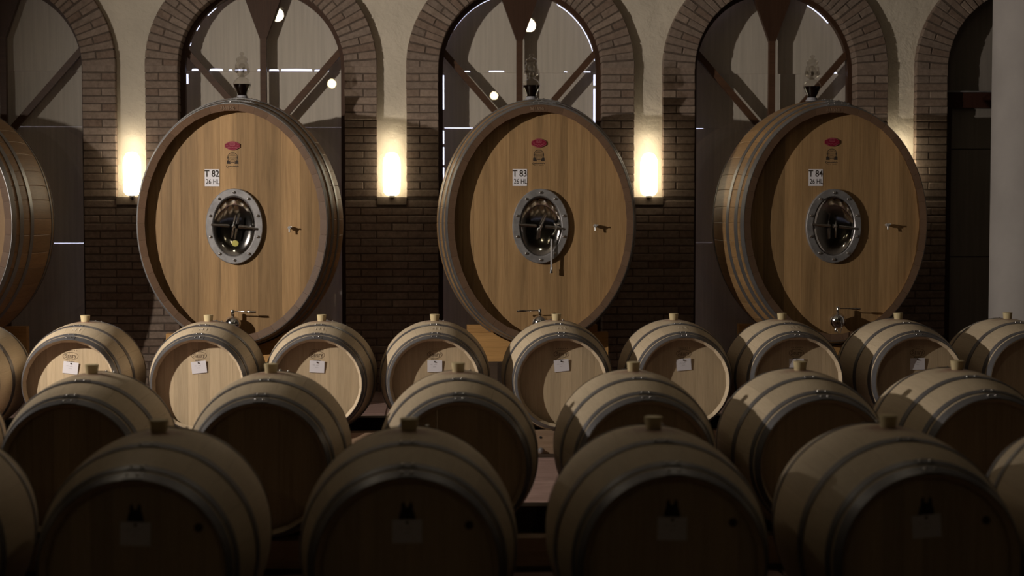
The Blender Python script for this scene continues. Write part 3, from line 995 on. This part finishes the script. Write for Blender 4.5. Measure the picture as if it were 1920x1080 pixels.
for n, (lab, dx) in enumerate([('glass airlock half full of dark wine on cask T 82', 0.0), ('glass airlock with dark wine on cask T 83', -.03), ('glass airlock with dark wine on cask T 84, in dim light', -.03)]):
    cx = CASKS[n + 1][0] + dx
    a = thing('glass_airlock', (cx, CASK_Y, CZ0 + CB + CBUL + .003), lab, 'airlock', 'glass airlocks on top of the casks')
    a.rotation_euler = (0, 0, n * 1.3); a.scale = (1.1, 1.1, 1.0)
    obj('rubber_base', al['base'], a); obj('wine', al['wine'], a); obj('glass_bulb', al['bulb'], a); obj('glass_chamber', al['upper'], a); obj('inner_tube', al['inner'], a)
    for k in range(5):
        t = 2 * PI * k / 5
        obj('side_bead', al['side'], a, (.044 * math.cos(t), .044 * math.sin(t), 0))

# ------------------------------------------------------------------ the barrels
HB_, BB, HL, BT = 0.272, RB - 0.272, 0.475, 0.014
NS = 24
def barrel_splits():
    r = random.Random(5)
    ws = [r.uniform(.72, 1.3) for _ in range(NS)]
    ws[0] = 1.35
    s = sum(ws); t = -ws[0] / s * PI; out = [t]
    for w in ws:
        t += w / s * 2 * PI; out.append(t)
    return out
bs = barrel_splits()
BCZ = RB
barrel_staves = [stave_mesh(HB_, HB_, t0, t1, HL, BB, BT, 14, 3, .0009, .0005, BCZ, ['stave'], 0.030) for t0, t1 in zip(bs, bs[1:])]
HOOPS_B = [(-.474, -.428), (-.412, -.382), (-.222, -.182), (.182, .222), (.382, .412), (.428, .474)]
LAPS_B = [(-.10, .12), (-.10, .10), (-.08, .10), (-.08, .10), (-.1, .1), (-.1, .1)]
barrel_hoops = [hoop_mesh(HB_, HB_, HL, BB, y0, y1, .0022, BCZ, 'hoop', 80, lp) for (y0, y1), lp in zip(HOOPS_B, LAPS_B)]
briv = MB().lathe([(.0062, 0), (.0062, .0015), (.0048, .004), (.0015, .0052)], 8).mesh('rivet', 'rivet', True, 50)
YBH = -HL + .060
BHR = HB_ - BT + BB * (1 - (YBH / HL) ** 2) - .0008
def bedges(seed):
    r = random.Random(seed)
    ws = [r.uniform(.75, 1.25) for _ in range(8)]
    s = sum(ws); x = -BHR; out = [x]
    for w in ws:
        x += w / s * 2 * BHR; out.append(x)
    return out
bheads = [head_boards(BHR, BHR, bedges(70 + i), YBH, YBH + .022, .0005, 'barrel_head', BCZ) for i in range(3)]
brear = head_boards(BHR, BHR, [-BHR, -.09, .09, BHR], HL - .064, HL - .042, .001, 'barrel_head', BCZ, 'rear_head_board')
bung_me = MB().lathe([(.022, -.02), (.026, .004), (.0300, .036), (.0303, .039), (.026, .040), (.004, .039)], 24).mesh('bung', 'bung', True, 40)

def saury():
    m = MB()
    W = .085
    glyphs = [
        (0.00, [[(.42, .58), (.36, .68), (.24, .70), (.1, .66), (.06, .54), (.12, .44), (.26, .37), (.40, .29), (.44, .17), (.38, .05), (.24, 0), (.1, .02), (.03, .12)], [(.43, .74), (.42, .54)], [(.03, .18), (.03, -.03)]]),
        (0.54, [[(.07, .38), (.16, .46), (.26, .46), (.32, .38), (.32, .08), (.36, .01), (.43, .03)], [(.32, .28), (.18, .26), (.07, .2), (.06, .08), (.14, .0), (.24, .02), (.32, .1)]]),
        (1.00, [[(.00, .45), (.1, .45), (.1, .12), (.16, .02), (.26, .0), (.36, .1)], [(.26, .45), (.36, .45), (.36, .02), (.45, .02)]]),
        (1.50, [[(.00, .45), (.1, .45), (.1, .0)], [(.0, .0), (.22, .0)], [(.1, .3), (.18, .42), (.28, .46), (.35, .38)]]),
        (1.90, [[(-.02, .45), (.15, .45)], [(.07, .45), (.22, .03)], [(.28, .45), (.44, .45)], [(.37, .45), (.2, -.06), (.12, -.2), (.02, -.18)]]),
    ]
    k = .030
    for ox, strokes in glyphs:
        for st in strokes:
            pts = smooth_pts(st, 1) if len(st) > 3 else st
            m.add(*ribbon([((ox + p[0] - 1.17) * k, (p[1] - .27) * k) for p in pts], W * k))
    m.add(*ellipse_ring(.0465, .0245, .0022, 40))
    m.add(*ribbon([(-.022, -.0125), (.014, -.0125)], .0016))
    for q in range(6):      # row of small letters above the oval
        x = -.033 + q * .0132
        m.add(*ribbon([(x, .0305), (x + .0035, .0365), (x + .006, .0305)], .0022))
    m.add(*ribbon(smooth_pts([(-.022, -.034), (-.018, -.030), (-.012, -.035), (-.006, -.031), (0, -.035), (.006, -.031), (.012, -.035), (.022, -.033)], 1), .0036))
    m.add(*ribbon([(-.004, -.040), (.004, -.040)], .002))
    return m.mesh('brand_stamp', 'stamp')
saury_me = saury()
castle = MB().add([(-.026, 0, -.034), (.026, 0, -.034), (.022, 0, -.012), (.018, 0, -.002), (.017, 0, .014), (.0115, 0, .025), (.006, 0, .014), (.005, 0, .006), (-.005, 0, .006), (-.006, 0, .014), (-.0115, 0, .025), (-.017, 0, .014), (-.018, 0, -.002), (-.022, 0, -.012)], [tuple(range(14))]).mesh('brand_stamp', 'ink')
plug_me = MB().lathe([(.013, 0), (.013, -.003), (.011, -.004)], 16, 'y').mesh('plug', 'stamp')
tag_me = MB().box((0, -.001, 0), (.090, .0016, .072)).mesh('paper_tag', 'paper')
pin_me = MB().lathe([(.0045, 0), (.0045, -.003), (.002, -.005)], 10, 'y').mesh('pin', 'ink', True)
sw = MB()
sw.add(*ribbon(smooth_pts([(-.026, .012), (-.022, .008), (-.018, .013), (-.014, .008)], 1), .0013)); sw.add(*ribbon(smooth_pts([(-.006, .011), (-.002, .007), (.002, .012), (.006, .008), (.012, .012)], 1), .0013)); sw.add(*ribbon(smooth_pts([(-.010, -.006), (-.006, -.002), (-.002, -.006), (.003, -.002), (.008, -.006)], 1), .0013))
scrib_me = sw.mesh('handwriting', 'pencil')
chalk_me = text_mesh('M I', .045, 'chalk', .62)
chalk_rot = math.atan2(.028, .10)

def barrel(X, Y, zc, yaw, label, group, head, logo=None, tagrot=None, tagoff=(0, 0), chalk=False, roll=0.0):
    b = thing('wine_barrel', (X, Y, zc - RB), label, 'barrel', group, (0, 0, yaw))
    for me in barrel_staves:
        obj('stave', me, b)
    for i, me in enumerate(barrel_hoops):
        h = obj('hoop', me, b)
        if i < 4:
            y0, y1 = HOOPS_B[i]
            off = [.0, .01, -.01, .12][i]
            for t in (-.055 + off, .05 + off):
                y = (y0 + y1) / 2
                x, z, nx, nz = curve_pt(HB_, HB_, t, BB * (1 - (y / HL) ** 2) + .0046)
                obj('rivet', briv, h, (x, y, z + BCZ), (0, math.atan2(nx, nz), 0))
    for me in bheads[head]:
        obj('head_board', me, b)
    for me in brear:
        obj('rear_head_board', me, b)
    obj('bung', bung_me, b, (0, 0, 2 * RB))
    if logo == 'saury':
        obj('brand_stamp', saury_me, b, (0, YBH - .0006, BCZ + .170))
    elif logo == 'castle':
        obj('brand_stamp', castle, b, (0, YBH - .0006, BCZ + .170)); obj('plug', plug_me, b, (.185, YBH, BCZ + .12))
    if tagrot is not None:
        t = obj('paper_tag', tag_me, b, (tagoff[0], YBH - .004, BCZ + .100 + tagoff[1]), (.05, math.radians(tagrot), 0))
        obj('pin', pin_me, t, (0, -.002, .027)); obj('handwriting', scrib_me, t, (0, -.0022, 0))
    if chalk:
        y = -.30
        z = 2 * RB - BB * (y / HL) ** 2 + .0018
        obj('chalk_mark', chalk_me, b, (.006, y, z), (-PI / 2 + math.atan(2 * BB * .30 / HL ** 2), 0, 0))
    return b

ZA, ZB, ZCC = .463, .445, .437
rowA = [-2.916, -2.186, -1.421, -.713, -.001, .771, 1.521, 2.217, 2.971, 3.685]
tagsA = [None, 8, -6, 3, 0, -6, -5, 0, -1, None]
labA = ['back-row barrel cut off at the far left, below the first cask', 'back-row barrel with crooked tag, below the first brick pillar', 'back-row barrel below the left side of cask T 82, its tag tilted',
        'back-row barrel below the right side of cask T 82, bright head', 'back-row barrel to the left of the pale pine cradle block', 'back-row barrel below the middle of cask T 83',
        'back-row barrel below the rightmost fully visible wall lamp', 'back-row barrel below the left side of cask T 84, bung over its tag', 'back-row barrel below the right side of cask T 84, half shaded tag', 'back-row barrel in front of the pale column']
for i, x in enumerate(rowA):
    barrel(x, 10.05, ZA, [0, .0, 0, 0, 0, 0, 0, 0, 0, 0][i], labA[i], 'barrels in the back row', i % 3, 'saury', tagsA[i], (0, .003 if i in (6,) else 0), chalk=i in (1, 2, 3, 4, 5, 6, 7))
rowB = [-2.257, -1.489, -.715, .102, .876, 1.619, 2.327]
nB = ['middle-row barrel cut off at the far left edge', 'middle-row barrel, first one fully in view from the left', 'middle-row barrel, second one fully in view from the left', 'middle-row barrel, third one fully in view from the left',
      'middle-row barrel, fourth one fully in view from the left', 'middle-row barrel, fifth one fully in view from the left', 'middle-row barrel, last one on the right']
for i, x in enumerate(rowB):
    barrel(x, 6.96, ZB, 0, nB[i], 'barrels in the middle row', (i + 1) % 3)
rowC = [-1.67, -.888, -.084, .713, 1.49, 2.242]
nC = ['front-row barrel cut off at the left picture edge', 'front-row barrel with pale tag, first one fully in view from the left', 'front-row barrel with pale tag, second one fully in view from the left', 'front-row barrel with pale tag, third one fully in view from the left',
      'front-row barrel with crooked pale tag, last one fully in view', 'front-row barrel cut off at the right picture edge']
for i, x in enumerate(rowC):
    barrel(x, 5.14, ZCC, 0, nC[i], 'barrels in the front row', (i + 2) % 3, 'castle', [0, 2, 0, 1, -5, 0][i], (0, .004))

# ------------------------------------------------------------------ rails under the barrels
rbolt = MB().lathe([(.018, 0), (.018, -.003), (.011, -.004), (.011, -.016), (.006, -.018)], 12, 'y').mesh('bolt', 'steel', True, 40)
rhole = MB().lathe([(.008, 0), (.008, -.0012), (.006, -.0014)], 12, 'y').mesh('hole', 'black')
rr = HB_ + BB * (1 - (.36 / HL) ** 2) - .0
rail_names = {('A', -1): 'wooden rail under the fronts of the back-row barrels', ('A', 1): 'wooden rail under the rears of the back-row barrels', ('B', -1): 'wooden rail under the fronts of the middle-row barrels', ('B', 1): 'wooden rail under the rears of the middle-row barrels', ('C', -1): 'wooden rail under the fronts of the front-row barrels', ('C', 1): 'wooden rail under the rears of the front-row barrels'}
for row, Y, zc, xs in (('A', 10.05, ZA, rowA), ('B', 6.96, ZB, rowB), ('C', 5.14, ZCC, rowC)):
    x0, x1 = xs[0] - .4, xs[-1] + .4
    for s in (-1, 1):
        top = zc - rr - .001
        r = thing('barrel_rail', ((x0 + x1) / 2, Y + s * .36, 0), rail_names[(row, s)], 'rail', 'rails under the barrels')
        obj('beam', MB().box((0, 0, (top + .022) / 2), (x1 - x0, .10, top - .022)).mesh('beam', 'rail_wood' if s < 0 else 'dark_shaded_wood'), r)  # rear beams get the darker colour in place of shade, same wood otherwise
        obj('base_strip', MB().box((0, 0, .011), (x1 - x0, .13, .021)).mesh('base_strip', 'dark_shaded_wood'), r)
        if row != 'C':
            for x in [(a + b) / 2 for a, b in zip(xs, xs[1:])][::2] + ([.645] if row == 'A' else []):
                obj('bolt', rbolt, r, (x - (x0 + x1) / 2, -.05, .042)); obj('hole', rhole, r, (x - (x0 + x1) / 2 - .0, -.05, .122))

# ------------------------------------------------------------------ lamps of the hall
cord = MB().lathe([(.006, .16), (.006, ZC - 3.95)], 8).mesh('cord', 'black')
lshade = MB().lathe([(.035, .16), (.05, .15), (.08, .08), (.082, .06), (.076, .06), (.045, .145)], 24).mesh('lamp_shade', 'black', True, 50)
lbulb = MB().lathe([(.02, .12), (.03, .06)] + [(.078 * math.cos(t), -.02 + .078 * math.sin(t)) for t in [1.1, .8, .5, .2, -.1, -.4, -.7, -1.0, -1.25, -1.5]], 20).mesh('bulb', 'lamp_glow', True)
lbulb_dim = lbulb.copy(); lbulb_dim.materials.clear(); lbulb_dim.materials.append(M['dim_lamp_glow'])
for x, y, lab in ((-1.93, 7.24, 'pendant lamp mirrored beside the wooden wedge of the left full window'), (-1.93, -3.17, 'pendant lamp behind the viewer, mirrored at the right edge of a window'), (1.24, 6.28, 'pendant lamp mirrored high beside the wedge of the middle window'), (1.24, -6.13, 'pendant lamp behind the viewer, mirrored to the left of a glass airlock')):
    l = thing('pendant_lamp', (x, y, 3.95), lab, 'lamp', 'pendant lamps under the ceiling')
    obj('cord', cord, l); obj('lamp_shade', lshade, l); obj('bulb', lbulb if y > 0 else lbulb_dim, l)

# spotlight that carries the key light, hung from the ceiling outside the view
sp = thing('ceiling_spotlight', tuple(KEY), 'black ceiling spotlight on a rod aimed at the casks', 'spotlight')
d = (KEY_AIM - KEY).normalized()
q = d.to_track_quat('-Z', 'Y').to_euler()
hs = obj('housing', MB().lathe([(.085, -.06), (.085, .10), (.05, .16), (.045, .16), (.078, .095), (.078, -.06)], 24).mesh('housing', 'black', True, 50), sp, tuple(d * -.06), q)
obj('rod', MB().tube([tuple(d * -.20), (d.x * -.22, d.y * -.22, .2), (d.x * -.22, d.y * -.22, ZC - KEY.z)], .010).mesh('rod', 'black', True), sp)
